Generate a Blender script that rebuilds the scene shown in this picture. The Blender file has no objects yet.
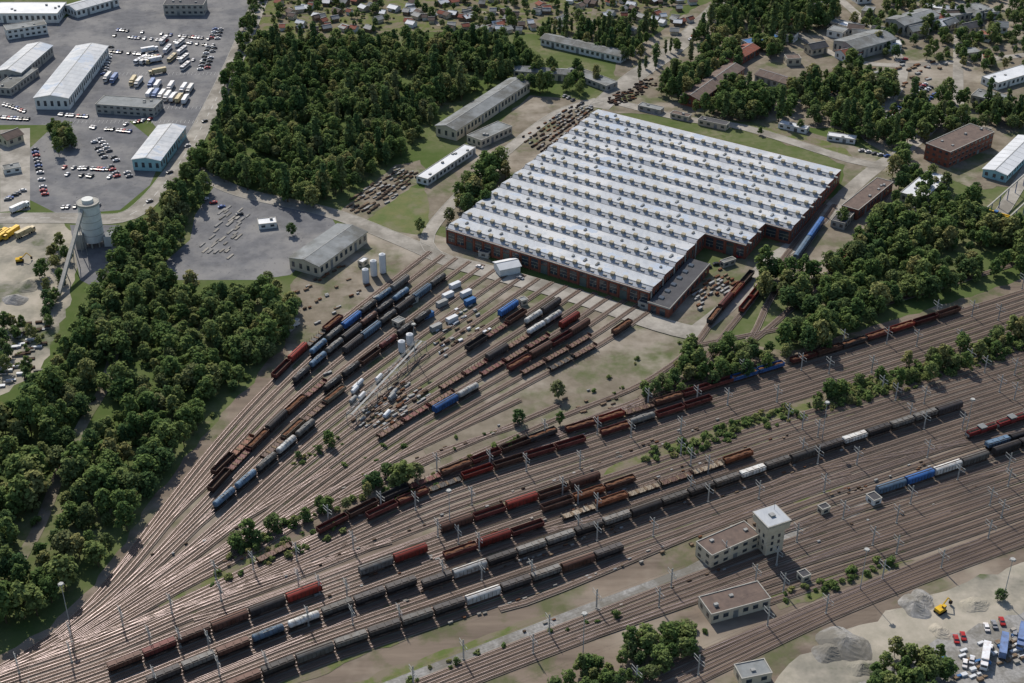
import bpy, math, random
from mathutils import Vector, Matrix
from mathutils import noise as MN
random.seed(7)
R=random.random
def U(a,b): return a+(b-a)*random.random()
# ------------------------------------------------------------------ survey: bearings -> ground metres
H=360.0; FPX=1422.2; PIT=math.radians(32); CP,SP=math.cos(PIT),math.sin(PIT)
def G(u,v,z=0.0):
    dx=(u-512)/FPX; dy=-(v-341.5)/FPX
    Y=CP+dy*SP; Z=-SP+dy*CP; t=(H-z)/-Z
    return Vector((dx*t,Y*t,z))
scn=bpy.context.scene
# ------------------------------------------------------------------ materials
MATS={}
def nt(name):
    m=bpy.data.materials.new(name); m.use_nodes=True
    n=m.node_tree; b=n.nodes['Principled BSDF']; b.inputs['Specular IOR Level'].default_value=0.2
    return m,n,b
def noise_col(n,c1,c2,scale,detail=5,lo=.35,hi=.65,pos=True,stretch=None):
    tc=n.nodes.new('ShaderNodeNewGeometry')
    src=tc.outputs['Position']
    if stretch:
        mp=n.nodes.new('ShaderNodeMapping'); mp.vector_type='POINT'
        mp.inputs['Rotation'].default_value=(0,0,stretch[0]); mp.inputs['Scale'].default_value=(stretch[1],1,1)
        n.links.new(src,mp.inputs[0]); src=mp.outputs[0]
    no=n.nodes.new('ShaderNodeTexNoise'); no.inputs['Scale'].default_value=scale; no.inputs['Detail'].default_value=detail
    no.inputs['Roughness'].default_value=.65
    n.links.new(src,no.inputs['Vector'])
    mr=n.nodes.new('ShaderNodeMapRange'); mr.inputs[1].default_value=lo; mr.inputs[2].default_value=hi
    n.links.new(no.outputs[0],mr.inputs[0])
    mx=n.nodes.new('ShaderNodeMix'); mx.data_type='RGBA'
    n.links.new(mr.outputs[0],mx.inputs[0])
    for i,c in ((6,c1),(7,c2)):
        if isinstance(c,tuple): mx.inputs[i].default_value=(*c,1)
        else: n.links.new(c,mx.inputs[i])
    return mx.outputs[2]
def mat(name,c1,c2=None,scale=.3,rough=.9,metal=0,c3=None,s3=.02,lo=.35,hi=.65,stretch=None,lo3=.45,hi3=.6,spec=.2,c4=None,s4=.01,lo4=.5,hi4=.65,matte=False):
    if name in MATS: return MATS[name]
    m,n,b=nt(name)
    if c2 is None: c2=tuple(x*.75 for x in c1)
    col=noise_col(n,c1,c2,scale,lo=lo,hi=hi,stretch=stretch)
    if c3: col=noise_col(n,col,c3,s3,lo=lo3,hi=hi3)
    if c4: col=noise_col(n,col,c4,s4,lo=lo4,hi=hi4)
    if matte:
        d=n.nodes.new('ShaderNodeBsdfDiffuse'); n.links.new(col,d.inputs[0]); n.links.new(d.outputs[0],n.nodes['Material Output'].inputs[0]); n.nodes.remove(b)
    else:
        n.links.new(col,b.inputs['Base Color'])
        b.inputs['Roughness'].default_value=rough; b.inputs['Metallic'].default_value=metal; b.inputs['Specular IOR Level'].default_value=spec
    MATS[name]=m; return m
M_ground=mat('ground_scrub',(.10,.125,.05),(.175,.16,.10),.03,c3=(.07,.10,.032),s3=.012,lo3=.40,hi3=.56,c4=(.085,.11,.04),s4=.2,lo4=.45,hi4=.65,matte=True)
M_grass=mat('grass',(.10,.13,.05),(.15,.15,.07),.12,c3=(.18,.16,.11),s3=.05,lo3=.5,hi3=.7,matte=True)
M_lawn=mat('verge_grass',(.095,.125,.04),(.14,.14,.065),.3,c3=(.17,.145,.105),s3=.09,lo3=.44,hi3=.56,matte=True)
M_yard=mat('yard_ballast',(.205,.165,.13),(.125,.10,.08),.12,c3=(.10,.105,.055),s3=.035,lo3=.52,hi3=.64,stretch=(-.45,.12),c4=(.29,.25,.20),s4=.015,lo4=.5,hi4=.7,matte=True)
M_yard2=mat('workshop_ground',(.22,.19,.15),(.14,.12,.09),.1,c3=(.10,.115,.055),s3=.035,lo3=.49,hi3=.64,c4=(.30,.265,.22),s4=.02,lo4=.52,hi4=.66,matte=True)
M_asph=mat('asphalt',(.16,.16,.165),(.12,.12,.125),.15,c3=(.21,.205,.20),s3=.03,c4=(.10,.10,.10),s4=.4,lo4=.6,hi4=.7,matte=True)
M_conc=mat('concrete_road',(.36,.335,.295),(.27,.25,.22),.15,c3=(.20,.185,.16),s3=.04,matte=True)
M_sand=mat('sandy_yard',(.38,.34,.28),(.27,.25,.20),.1,c3=(.19,.18,.15),s3=.03,c4=(.09,.11,.05),s4=.03,lo4=.58,hi4=.68,matte=True)
M_gravel=mat('gravel_grey',(.31,.30,.285),(.21,.205,.195),.8,c3=(.16,.15,.13),s3=.05,matte=True)
M_white=mat('white_marking',(.65,.65,.62),(.5,.5,.48),1)
M_brick=mat('brick_wall',(.24,.085,.055),(.16,.06,.04),.6)
M_cream=mat('cream_render',(.55,.48,.36),(.46,.40,.30),.4)
M_wwall=mat('white_wall',(.66,.66,.62),(.56,.56,.53),.4)
M_cyan=mat('cyan_wall',(.30,.50,.52),(.25,.42,.45),.4)
M_concw=mat('concrete_wall',(.38,.36,.32),(.29,.28,.25),.5)
M_tin_shade=mat('sheet_roof_shade',(.30,.32,.35),(.22,.24,.27),.07,rough=.6,c3=(.36,.37,.39),s3=.03,spec=.2,stretch=(.58,6))  # darker copy of the hall roof sheet, shade painted in for camera-side slopes
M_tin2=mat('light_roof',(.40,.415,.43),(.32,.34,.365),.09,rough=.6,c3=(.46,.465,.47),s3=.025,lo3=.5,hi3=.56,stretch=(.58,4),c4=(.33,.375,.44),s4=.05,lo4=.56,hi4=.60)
M_greyroof=mat('grey_roof',(.24,.25,.25),(.17,.18,.18),.15,c3=(.12,.12,.11),s3=.06)
M_darkroof=mat('bitumen_roof',(.08,.08,.085),(.055,.055,.06),.2)
M_brownroof=mat('brown_roof',(.15,.11,.09),(.10,.075,.065),.3)
M_redroof=mat('red_tile_roof',(.26,.09,.06),(.18,.07,.05),.5)
M_whiteroof=mat('white_roof',(.60,.61,.62),(.48,.49,.50),.1,rough=.6)
M_blueroof=mat('blue_roof',(.06,.15,.32),(.05,.12,.25),.3)
M_glass=mat('window_glass',(.03,.04,.05),(.05,.06,.07),1,rough=.1,spec=.6)
M_tan=mat('lantern_tan',(.36,.31,.22),(.25,.22,.16),.5)
M_steel=mat('galvanised_steel',(.30,.30,.29),(.2,.2,.19),.5,rough=.7)
M_mast=mat('mast_steel',(.42,.42,.40),(.3,.3,.28),.5,rough=.7)
M_rail=mat('rail_steel',(.34,.28,.28),(.22,.18,.17),.4,rough=.5,metal=.7)
M_under=mat('underframe',(.035,.03,.028),(.05,.04,.035),1,matte=True)
M_cargo=mat('cargo_dark',(.05,.04,.035),(.10,.07,.05),.6,matte=True)
M_bark=mat('bark',(.10,.075,.05),(.06,.045,.03),2,matte=True)
M_black=mat('tyre',(.02,.02,.02),(.03,.03,.03),2,matte=True)
M_rust=mat('rust',(.17,.085,.05),(.10,.058,.04),.7,matte=True)
M_timber=mat('timber',(.22,.165,.11),(.14,.10,.075),.8,matte=True)
M_greendoor=mat('workshop_gate',(.10,.12,.11),(.07,.09,.08),.5)
M_yel=mat('machine_yellow',(.6,.38,.03),(.5,.3,.03),.5)
def sleeper_mat():
    m,n,b=nt('sleepers')
    uv=n.nodes.new('ShaderNodeUVMap'); sp=n.nodes.new('ShaderNodeSeparateXYZ'); n.links.new(uv.outputs[0],sp.inputs[0])
    fr=n.nodes.new('ShaderNodeMath'); fr.operation='FRACT'
    mu=n.nodes.new('ShaderNodeMath'); mu.operation='MULTIPLY'; mu.inputs[1].default_value=1/.65
    n.links.new(sp.outputs[0],mu.inputs[0]); n.links.new(mu.outputs[0],fr.inputs[0])
    gt=n.nodes.new('ShaderNodeMath'); gt.operation='GREATER_THAN'; gt.inputs[1].default_value=.42; n.links.new(fr.outputs[0],gt.inputs[0])
    c=noise_col(n,(.14,.10,.076),(.07,.052,.042),.03)
    mx=n.nodes.new('ShaderNodeMix'); mx.data_type='RGBA'; n.links.new(gt.outputs[0],mx.inputs[0]); n.links.new(c,mx.inputs[7])
    mx.inputs[6].default_value=(.15,.122,.098,1)
    d=n.nodes.new('ShaderNodeBsdfDiffuse'); n.links.new(mx.outputs[2],d.inputs[0]); n.links.new(d.outputs[0],n.nodes['Material Output'].inputs[0])
    return m
M_sleep=sleeper_mat()
M_ball=mat('ballast',(.24,.195,.155),(.16,.13,.105),.15,c3=(.30,.255,.21),s3=.02,lo3=.48,hi3=.62,c4=(.12,.12,.07),s4=.05,lo4=.6,hi4=.68,matte=True)
def paint_mat(name,rough=.45,dirt=.5):
    m,n,b=nt(name)
    oi=n.nodes.new('ShaderNodeObjectInfo')
    hs=n.nodes.new('ShaderNodeMix'); hs.data_type='RGBA'; hs.blend_type='MULTIPLY'; hs.inputs[0].default_value=1
    n.links.new(oi.outputs['Color'],hs.inputs[6]); hs.inputs[7].default_value=(dirt,dirt*.85,dirt*.75,1)
    c=noise_col(n,oi.outputs['Color'],hs.outputs[2],.5,lo=.4,hi=.7)
    n.links.new(c,b.inputs['Base Color']); b.inputs['Roughness'].default_value=rough; return m
M_paint=paint_mat('vehicle_paint',.3,.8); M_wpaint=paint_mat('weathered_wagon_paint',.6,.5); M_roofw=paint_mat('wagon_roof_paint',.6,.7)
def leaf_mat(name,c1,c2,c3,c4):
    m,n,b=nt(name); n.nodes.remove(b)
    oi=n.nodes.new('ShaderNodeObjectInfo'); ge=n.nodes.new('ShaderNodeNewGeometry')
    cr=n.nodes.new('ShaderNodeValToRGB'); el=cr.color_ramp.elements
    el[0].color=(*c1,1); el[1].color=(*c4,1); el[1].position=1
    e=el.new(.4); e.color=(*c2,1); e=el.new(.8); e.color=(*c3,1)
    n.links.new(oi.outputs['Random'],cr.inputs[0])
    m2=n.nodes.new('ShaderNodeMix'); m2.data_type='RGBA'; m2.blend_type='MULTIPLY'; m2.inputs[0].default_value=1
    n.links.new(cr.outputs[0],m2.inputs[6])
    mr=n.nodes.new('ShaderNodeMapRange'); mr.inputs[3].default_value=.55; mr.inputs[4].default_value=1.45
    n.links.new(ge.outputs['Random Per Island'],mr.inputs[0]); n.links.new(mr.outputs[0],m2.inputs[7])
    df=n.nodes.new('ShaderNodeBsdfDiffuse'); n.links.new(m2.outputs[2],df.inputs[0])
    tr=n.nodes.new('ShaderNodeBsdfTranslucent'); n.links.new(m2.outputs[2],tr.inputs[0])
    ms=n.nodes.new('ShaderNodeMixShader'); ms.inputs[0].default_value=.3
    n.links.new(df.outputs[0],ms.inputs[1]); n.links.new(tr.outputs[0],ms.inputs[2])
    n.links.new(ms.outputs[0],n.nodes['Material Output'].inputs[0]); return m
M_leaf=leaf_mat('foliage',(.085,.135,.045),(.12,.17,.055),(.16,.195,.07),(.23,.215,.09))
M_leaf2=leaf_mat('foliage_dark',(.06,.105,.042),(.09,.135,.052),(.12,.155,.06),(.16,.17,.08))
# ------------------------------------------------------------------ mesh builder
class MB:
    def __init__(s): s.v=[];s.f=[];s.m=[];s.mats=[]
    def mi(s,m):
        if m not in s.mats: s.mats.append(m)
        return s.mats.index(m)
    def poly(s,pts,m):
        i=len(s.v); s.v+= [tuple(p) for p in pts]; s.f.append(tuple(range(i,i+len(pts)))); s.m.append(s.mi(m))
    def box(s,x0,x1,y0,y1,z0,z1,m,top=None):
        i=len(s.v); s.v+=[(x0,y0,z0),(x1,y0,z0),(x1,y1,z0),(x0,y1,z0),(x0,y0,z1),(x1,y0,z1),(x1,y1,z1),(x0,y1,z1)]
        k=s.mi(m)
        for q in ((0,3,2,1),(0,1,5,4),(1,2,6,5),(2,3,7,6),(3,0,4,7)): s.f.append(tuple(i+a for a in q)); s.m.append(k)
        s.f.append((i+4,i+5,i+6,i+7)); s.m.append(s.mi(top) if top else k)
    def cyl(s,cx,cy,z0,z1,r,m,n=12,r2=None,top=None):
        r2=r if r2 is None else r2; i=len(s.v); k=s.mi(m)
        for j in range(n):
            a=2*math.pi*j/n; s.v+=[(cx+r*math.cos(a),cy+r*math.sin(a),z0),(cx+r2*math.cos(a),cy+r2*math.sin(a),z1)]
        for j in range(n):
            a=i+2*j;b=i+2*((j+1)%n); s.f.append((a,b,b+1,a+1)); s.m.append(k)
        s.f.append(tuple(i+2*j+1 for j in range(n))); s.m.append(s.mi(top) if top else k)
    def prof(s,axis,rings,m,n=10):
        i=len(s.v); k=s.mi(m)
        for (x,yy,zz,r) in rings:
            for j in range(n):
                a=2*math.pi*j/n
                s.v.append((x,yy+r*math.cos(a),zz+r*math.sin(a)) if axis=='x' else (yy+r*math.cos(a),x,zz+r*math.sin(a)))
        for q in range(len(rings)-1):
            for j in range(n):
                a=i+q*n+j;b=i+q*n+(j+1)%n; s.f.append((a,b,b+n,a+n)); s.m.append(k)
        s.f.append(tuple(i+j for j in range(n))); s.m.append(k)
        e=i+(len(rings)-1)*n; s.f.append(tuple(e+j for j in range(n))); s.m.append(k)
    def beam(s,p,q,w,m):
        p=Vector(p);q=Vector(q);d=(q-p).normalized(); up=Vector((0,0,1)) if abs(d.z)<.9 else Vector((1,0,0))
        a=d.cross(up).normalized()*w/2; b=d.cross(a).normalized()*w/2
        i=len(s.v); k=s.mi(m)
        for c in (p,q):
            for t in (a+b,a-b,-a-b,-a+b): s.v.append(tuple(c+t))
        for j in range(4):
            s.f.append((i+j,i+(j+1)%4,i+4+(j+1)%4,i+4+j)); s.m.append(k)
        s.f.append((i,i+1,i+2,i+3)); s.f.append((i+4,i+5,i+6,i+7)); s.m+= [k,k]
    def mesh(s,name):
        me=bpy.data.meshes.new(name); me.from_pydata(s.v,[],s.f)
        for m in s.mats: me.materials.append(m)
        me.polygons.foreach_set('material_index',s.m); me.update(); return me
    def obj(s,name,parent=None,loc=None,rz=0): return put(name,s.mesh(name),parent,loc,rz)
def put(name,me,parent=None,loc=None,rz=0,sc=None,col=None):
    o=bpy.data.objects.new(name,me); scn.collection.objects.link(o)
    if parent: o.parent=parent
    if loc is not None: o.location=loc
    o.rotation_euler=(0,0,rz)
    if sc: o.scale=sc
    if col: o.color=(*col,1)
    return o
def empty(name,loc=(0,0,0),rz=0):
    o=bpy.data.objects.new(name,None); scn.collection.objects.link(o); o.location=loc; o.rotation_euler=(0,0,rz); o.empty_display_size=1; return o
# ------------------------------------------------------------------ ground sheets
mb=MB(); mb.poly([(-6000,-3000,0),(6000,-3000,0),(6000,9000,0),(-6000,9000,0)],M_ground); mb.obj('ground')
LV=[1]
SOFT=[M_grass,M_lawn,M_yard,M_yard2,M_sand,M_gravel]
def patch(name,px,m,level=None):
    z=.004*(LV[0] if level is None else level); LV[0]+=1
    mb=MB(); pts=[G(u,v) for u,v in px]
    out=[]
    for a,b in zip(pts,pts[1:]+pts[:1]):
        n=max(1,min(60,int((b-a).length/6))); out.append(a)
        for k in range(1,n):
            q=a.lerp(b,k/n); out.append(q+Vector((U(-1.6,1.6),U(-1.6,1.6),0)) if m in SOFT else q)
    mb.poly([(p.x,p.y,z) for p in out],m); return mb.obj(name)
def spline(pts,step=8):
    P=[Vector(p) for p in pts]; P=[P[0]*2-P[1]]+P+[P[-1]*2-P[-2]]; out=[]
    for i in range(1,len(P)-2):
        a,b,c,d=P[i-1],P[i],P[i+1],P[i+2]; n=max(1,int((c-b).length/step))
        for k in range(n):
            t=k/n; out.append(.5*((2*b)+(c-a)*t+(2*a-5*b+4*c-d)*t*t+(3*b-a-3*c+d)*t**3))
    out.append(P[-2]); return out
def ribbon(mb,pts,w,z,m,off=0,uv=None):
    L=[];n=len(pts)
    for i,p in enumerate(pts):
        d=(pts[min(i+1,n-1)]-pts[max(i-1,0)]); d.z=0; d.normalize(); nn=Vector((-d.y,d.x,0))
        L.append((p+nn*(off+w/2),p+nn*(off-w/2)))
    i0=len(mb.v); k=mb.mi(m)
    for a,b in L: mb.v+=[(a.x,a.y,z),(b.x,b.y,z)]
    for i in range(n-1):
        mb.f.append((i0+2*i+1,i0+2*i+3,i0+2*i+2,i0+2*i)); mb.m.append(k)
def road(name,px,w,m,kerb=True,line=False,z=None):
    pts=spline([G(*p) for p in px],6); zz=.004*LV[0]; LV[0]+=1
    if z is not None: zz=z
    mb=MB(); ribbon(mb,pts,w,zz,m)
    if line:
        n=len(pts)
        for i in range(0,n-1,2): ribbon(mb,pts[i:i+2],.2,zz+.006,M_white)
    if kerb:
        for s in (-1,1): ribbon(mb,pts,.3,zz+.12,M_concw,s*(w/2+.15))
    return mb.obj(name)
patch('railway_yard_ground',[(-60,690),(0,655),(50,628),(95,585),(130,530),(180,465),(230,405),(285,345),(300,300),(350,255),(430,245),(500,285),(690,335),(740,345),(800,350),(900,318),(1060,268),(1100,430),(1060,560),(860,640),(780,740),(500,780),(100,780)],M_yard)
patch('workshop_yard_ground',[(285,345),(300,300),(290,285),(330,240),(400,228),(447,238),(520,275),(668,315),(700,280),(750,250),(800,235),(850,175),(905,165),(880,230),(830,275),(760,290),(720,345),(640,395),(560,420),(430,440),(350,420),(300,400)],M_yard2)
patch('asphalt_car_park',[(25,125),(60,20),(120,-10),(255,-10),(232,50),(215,100),(195,130),(175,150),(150,120),(60,125)],M_asph)
patch('asphalt_depot_yard',[(28,150),(60,120),(125,118),(165,150),(150,185),(120,210),(60,215),(30,200)],M_asph)
patch('sandy_plant_yard',[(-40,215),(30,215),(60,215),(80,240),(75,280),(60,330),(40,370),(-40,420)],M_sand)
patch('concrete_apron',[(70,225),(120,225),(125,260),(100,290),(80,280)],M_asph)
patch('lorry_yard_concrete',[(0,130),(30,128),(30,210),(0,212)],M_conc)
patch('factory_yard_asphalt',[(-40,20),(60,18),(30,125),(-40,125)],M_asph)
patch('asphalt_siding_yard',[(215,185),(265,200),(330,215),(340,232),(290,275),(255,280),(175,280),(165,262),(190,240),(195,215)],M_asph)
patch('meadow',[(355,215),(400,185),(440,190),(425,235),(400,232)],M_grass)
patch('lumber_yard_ground',[(340,212),(395,165),(420,160),(430,175),(360,225)],M_yard2)
patch('storage_yard_ground',[(425,185),(470,150),(530,95),(590,100),(600,112),(545,160),(510,175),(455,230),(430,225)],M_yard2)
patch('hall_forecourt_ground',[(745,118),(800,128),(865,150),(905,165),(870,220),(840,185),(845,165)],M_yard2)
patch('lawn',[(780,128),(845,148),(855,160),(815,152),(745,132)],M_lawn)
patch('allotment_ground',[(262,-10),(690,-10),(650,35),(600,45),(540,35),(470,30),(330,40),(255,40)],M_lawn)
patch('industrial_yard_ground',[(620,60),(690,10),(745,-10),(1060,-20),(1060,180),(980,190),(900,165),(850,130),(720,120),(600,112)],M_yard2)
patch('tower_island_ground',[(640,588),(700,560),(800,520),(880,490),(880,500),(800,545),(700,585),(655,600)],M_gravel)
patch('verge_grass',[(545,632),(640,596),(660,602),(600,628),(560,645)],M_lawn)
patch('verge_grass',[(765,592),(870,560),(915,560),(870,578),(780,610)],M_lawn)
patch('verge_grass',[(790,560),(860,530),(930,505),(930,510),(860,540),(800,566)],M_lawn)
patch('verge_grass',[(0,690),(60,665),(160,625),(170,628),(60,680),(30,700)],M_lawn)
patch('verge_grass',[(330,690),(430,655),(550,612),(555,618),(440,665),(370,695)],M_lawn)
patch('verge_grass',[(560,500),(640,450),(740,416),(860,380),(1060,318),(1060,345),(860,402),(740,440),(640,472)],M_lawn)
patch('verge_grass',[(790,500),(850,480),(850,490),(800,510)],M_lawn)
patch('verge_grass',[(150,605),(240,560),(300,535),(440,474),(560,440),(640,405),(640,412),(560,450),(440,488),(330,547),(260,575),(180,610)],M_lawn)
patch('verge_grass',[(430,440),(520,418),(600,400),(600,408),(520,432),(440,455)],M_lawn)
patch('verge_grass',[(640,470),(1060,335),(1060,342),(660,478)],M_lawn)
patch('verge_grass',[(250,690),(500,590),(700,515),(700,522),(500,600),(280,692)],M_lawn)
patch('construction_yard_ground',[(800,655),(860,625),(930,595),(1060,550),(1100,720),(760,740),(770,690)],M_sand)
patch('gravel_lot',[(850,690),(935,640),(1060,600),(1060,740),(830,740)],M_gravel)
patch('sandy_lot',[(420,440),(470,425),(560,405),(640,395),(600,420),(500,447),(430,470)],M_yard2)
SL=[(195,170),(240,192),(330,213),(400,240),(450,262),(500,275),(580,298),(660,325),(700,335)]
road('main_road',[(-30,218),(60,218),(120,218),(150,200),(178,165),(200,130),(228,75),(250,25),(268,-20)],12,M_conc,line=True)
road('yard_street',SL[:5],10,M_conc); road('yard_street',SL[4:],13,M_conc,kerb=False,z=.36)
road('yard_street',[(690,336),(735,300),(770,262),(800,240),(850,190),(880,165),(905,150),(950,110)],9,M_conc,kerb=False)
road('yard_street',[(598,108),(630,80),(670,52),(700,25),(735,-10)],14,M_conc)
road('yard_street',[(440,260),(428,235),(470,185),(520,140),(560,112),(598,100)],7,M_conc)
road('service_road',[(600,98),(680,118),(745,128),(850,160),(880,165)],8,M_conc)
road('service_path',[(380,690),(470,655),(560,620),(640,590),(700,568),(790,540),(870,500)],5,M_gravel,kerb=False)
road('service_path',[(20,560),(40,525),(62,468),(85,420),(105,385),(120,330)],5,M_yard2,kerb=False)
road('access_road',[(1040,150),(1000,215),(985,230)],7,M_conc)
for q in ([(262,16),(400,10),(560,14),(690,4)],[(300,-10),(330,30)],[(400,-10),(440,26)],[(500,-10),(520,26)],[(600,-10),(590,30)],[(262,0),(480,-2),(690,-8)]):
    road('garden_path',q,4,M_yard2,kerb=False)
for q in ([(760,10),(850,60),(960,62),(1060,50)],[(830,-10),(900,60),(880,120)],[(960,-10),(960,110),(990,130)]):
    road('side_street',q,7,M_conc,kerb=False)
mb=MB()
for i in range(34):
    for (u0,v0) in ((112,74),(108,108),(70,122)):
        p=G(u0,v0); mb.box(p.x+i*2.6,p.x+i*2.6+.12,p.y-2.5,p.y+2.5,.19,.2,M_white)
mb.obj('parking_bay_markings')
# ------------------------------------------------------------------ tracks
TR=[]
def track(pts,step=8):
    k=len(TR); z=.22+.0023*k; P=spline(pts,step); P=[Vector((p.x,p.y,0)) for p in P]
    TR.append(P); mb=MB(); ribbon(mb,P,3.4,z,M_ball); 
    i0=len(mb.f); ribbon(mb,P,2.5,z+.2017,M_sleep)
    for o in (-.75,.75):
        ribbon(mb,P,.1,z+.36,M_rail,o)
        n=len(P)
        for s in (-.05,.05):
            i1=len(mb.v); kk=mb.mi(M_rust)
            for i,p in enumerate(P):
                d=(P[min(i+1,n-1)]-P[max(i-1,0)]).normalized(); q=p+Vector((-d.y,d.x,0))*(o+s)
                mb.v+=[(q.x,q.y,z+.2),(q.x,q.y,z+.359)]
            for i in range(n-1): mb.f.append((i1+2*i,i1+2*i+2,i1+2*i+3,i1+2*i+1)); mb.m.append(kk)
    me=mb.mesh('railway_track'); uvl=me.uv_layers.new(name='UVMap')
    n=len(P); cum=[0]
    for i in range(1,n): cum.append(cum[-1]+(P[i]-P[i-1]).length)
    for fi in range(i0,i0+n-1):
        pg=me.polygons[fi]; s=fi-i0
        for li,val in zip(pg.loop_indices,(cum[s],cum[s+1],cum[s+1],cum[s])): uvl.data[li].uv=(val,0)
    put('railway_track',me)
def bundle(g1,g2,n,starts=None):
    A=[G(*p) for p in g1]; B=[G(*p) for p in g2]
    for i in range(n):
        t=i/(n-1); s=starts[i%len(starts)] if starts else 0
        pts=[a.lerp(b,t) for a,b in zip(A,B)]
        if s:
            j=i-1 if i>0 else i+1; tj=j/(n-1); pts[s]=A[s].lerp(B[s],tj)
            pts=pts[s:]
        track(pts)
bundle([(-40,688),(0,672),(100,637),(200,592),(300,543),(440,474),(600,424),(745,379),(860,344),(975,307),(1060,280)],
       [(-40,708),(0,692),(100,657),(200,614),(300,576),(440,521),(600,466),(745,416),(860,380),(975,344),(1060,316)],7,[0,0,2,0,0,3,0])
bundle([(-40,712),(0,698),(100,664),(200,624),(300,586),(440,534),(600,480),(745,432),(860,397),(1060,336)],
       [(0,790),(60,764),(150,732),(230,700),(320,664),(450,620),(600,568),(745,516),(860,475),(1060,408)],13)
bundle([(300,730),(400,690),(560,628),(690,578),(800,538),(900,505),(1060,450)],
       [(370,730),(450,692),(600,634),(700,598),(800,562),(900,527),(1060,474)],4)
bundle([(560,720),(620,690),(700,655),(800,612),(900,572),(1060,510)],
       [(620,720),(680,690),(750,656),(830,618),(930,578),(1060,530)],4)
bundle([(740,585),(830,555),(900,533),(1060,478)],[(740,612),(830,582),(900,558),(1060,503)],4)
bundle([(745,516),(820,490),(880,470),(960,443),(1060,413)],[(800,535),(850,513),(900,497),(980,470),(1060,443)],5)
F1=[(-40,690),(0,668),(55,635),(108,583),(160,514),(215,445),(265,390),(320,338),(400,275),(430,252)]
F2=[(-40,692),(0,676),(90,640),(180,590),(265,545),(345,492),(425,440),(520,388),(600,345),(655,308)]
bundle(F1,F2,17,[0,3,2,4,0,3,2,4])
for a,b in (((150,590),(520,400)),((230,560),(560,405)),((300,545),(640,400)),((60,640),(330,470)),((340,500),(520,425))):
    m1=((a[0]+b[0])/2,(a[1]+b[1])/2-6); track([G(*a),G(*m1),G(*b)])
track([G(*p) for p in [(300,545),(400,495),(500,455),(600,418),(680,390),(745,345),(770,300),(800,255),(835,205)]])
track([G(*p) for p in [(420,492),(520,452),(620,412),(690,375),(720,340),(760,290),(790,250),(825,205)]])
track([G(*p) for p in [(440,470),(560,418),(640,385),(690,350),(715,318),(750,278)]])
track([G(*p) for p in [(520,445),(660,395),(740,350),(790,310),(830,275),(870,225),(890,190)]])
track([G(*p) for p in [(700,345),(800,325),(900,300),(1060,250)]])
for a,b in (((120,628),(330,560)),((260,600),(470,522)),((480,545),(700,500)),((560,590),(800,490)),((700,655),(930,560)),((820,520),(1060,455)),((640,620),(900,530)),((820,470),(1060,425)),((200,680),(420,590))):
    pa,pb=G(*a),G(*b); d=Vector((.902,.432,0)); track([pa-d*25,pa,pb,pb+d*25])
# ------------------------------------------------------------------ rolling stock
def bogie(mb,x):
    mb.box(x-1.5,x+1.5,-1.0,1.0,.35,.75,M_under)
    for dx in (-.9,.9):
        for y in (-.8,.68): mb.prof('y',[(y,x+dx,.46,.46),(y+.12,x+dx,.46,.46)],M_rust,10)
def frame(mb,L):
    h=L/2
    mb.box(-h,h,-1.25,1.25,.95,1.15,M_under); bogie(mb,-h+2.2); bogie(mb,h-2.2)
    for s in (-1,1):
        for y in (-.85,.85): mb.prof('x',[(s*h,y,1.05,.12),(s*(h+.45),y,1.05,.12),(s*(h+.46),y,1.05,.25),(s*(h+.5),y,1.05,.25)],M_under,8)
GP=.75
def w_box():
    L=13.8;mb=MB();frame(mb,L);h=L/2-.1
    mb.box(-h,h,-1.4,1.4,1.16,3.3,M_wpaint)
    pr=[(-1.42,3.3),(-1.2,3.75),(-.6,4.05),(0,4.12),(.6,4.05),(1.2,3.75),(1.42,3.3)]
    for a,b in zip(pr,pr[1:]): mb.poly([(-h,a[0],a[1]),(h,a[0],a[1]),(h,b[0],b[1]),(-h,b[0],b[1])][::-1],M_roofw)
    for x in (-h,h): mb.poly([(x,a,b) for a,b in pr],M_wpaint)
    for i in range(9):
        x=-h+.4+i*(2*h-.8)/8
        for s in (-1,1): mb.box(x-.06,x+.06,min(s*1.4,s*1.48),max(s*1.4,s*1.48),1.2,3.3,M_under)
    mb.box(-h,h,-.2,.2,4.13,4.18,M_under); return mb.mesh('covered_wagon'),L+GP
def w_gond(load):
    L=14;mb=MB();frame(mb,L);h=L/2-.1
    for y in (-1.4,1.32): mb.box(-h,h,y,y+.08,1.16,3.0,M_wpaint)
    for x in (-h,h-.08): mb.box(x,x+.08,-1.32,1.32,1.16,3.0,M_wpaint)
    mb.box(-h+.08,h-.08,-1.32,1.32,1.16,1.5,M_cargo)
    if load:
        rr=random.Random(3)
        n=14; k=mb.mi(load); i0=len(mb.v)
        for i in range(n+1):
            x=-h+.2+i*(2*h-.4)/n; z=2.4+.5*math.sin(i*1.3)*rr.random()
            mb.v+=[(x,-1.3,2.1),(x,-.5,z+.3),(x,.5,z+.25),(x,1.3,2.1)]
        for i in range(n):
            for j in range(3): q=i0+i*4+j; mb.f.append((q,q+4,q+5,q+1)); mb.m.append(k)
    for y in (-1.48,1.4): mb.box(-h,h,y,y+.08,2.9,3.05,M_wpaint)
    for i in range(10):
        x=-h+.3+i*(2*h-.6)/9
        for y in (-1.48,1.4): mb.box(x-.07,x+.07,y,y+.08,1.2,2.9,M_wpaint)
    return mb.mesh('open_wagon'),L+GP
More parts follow.
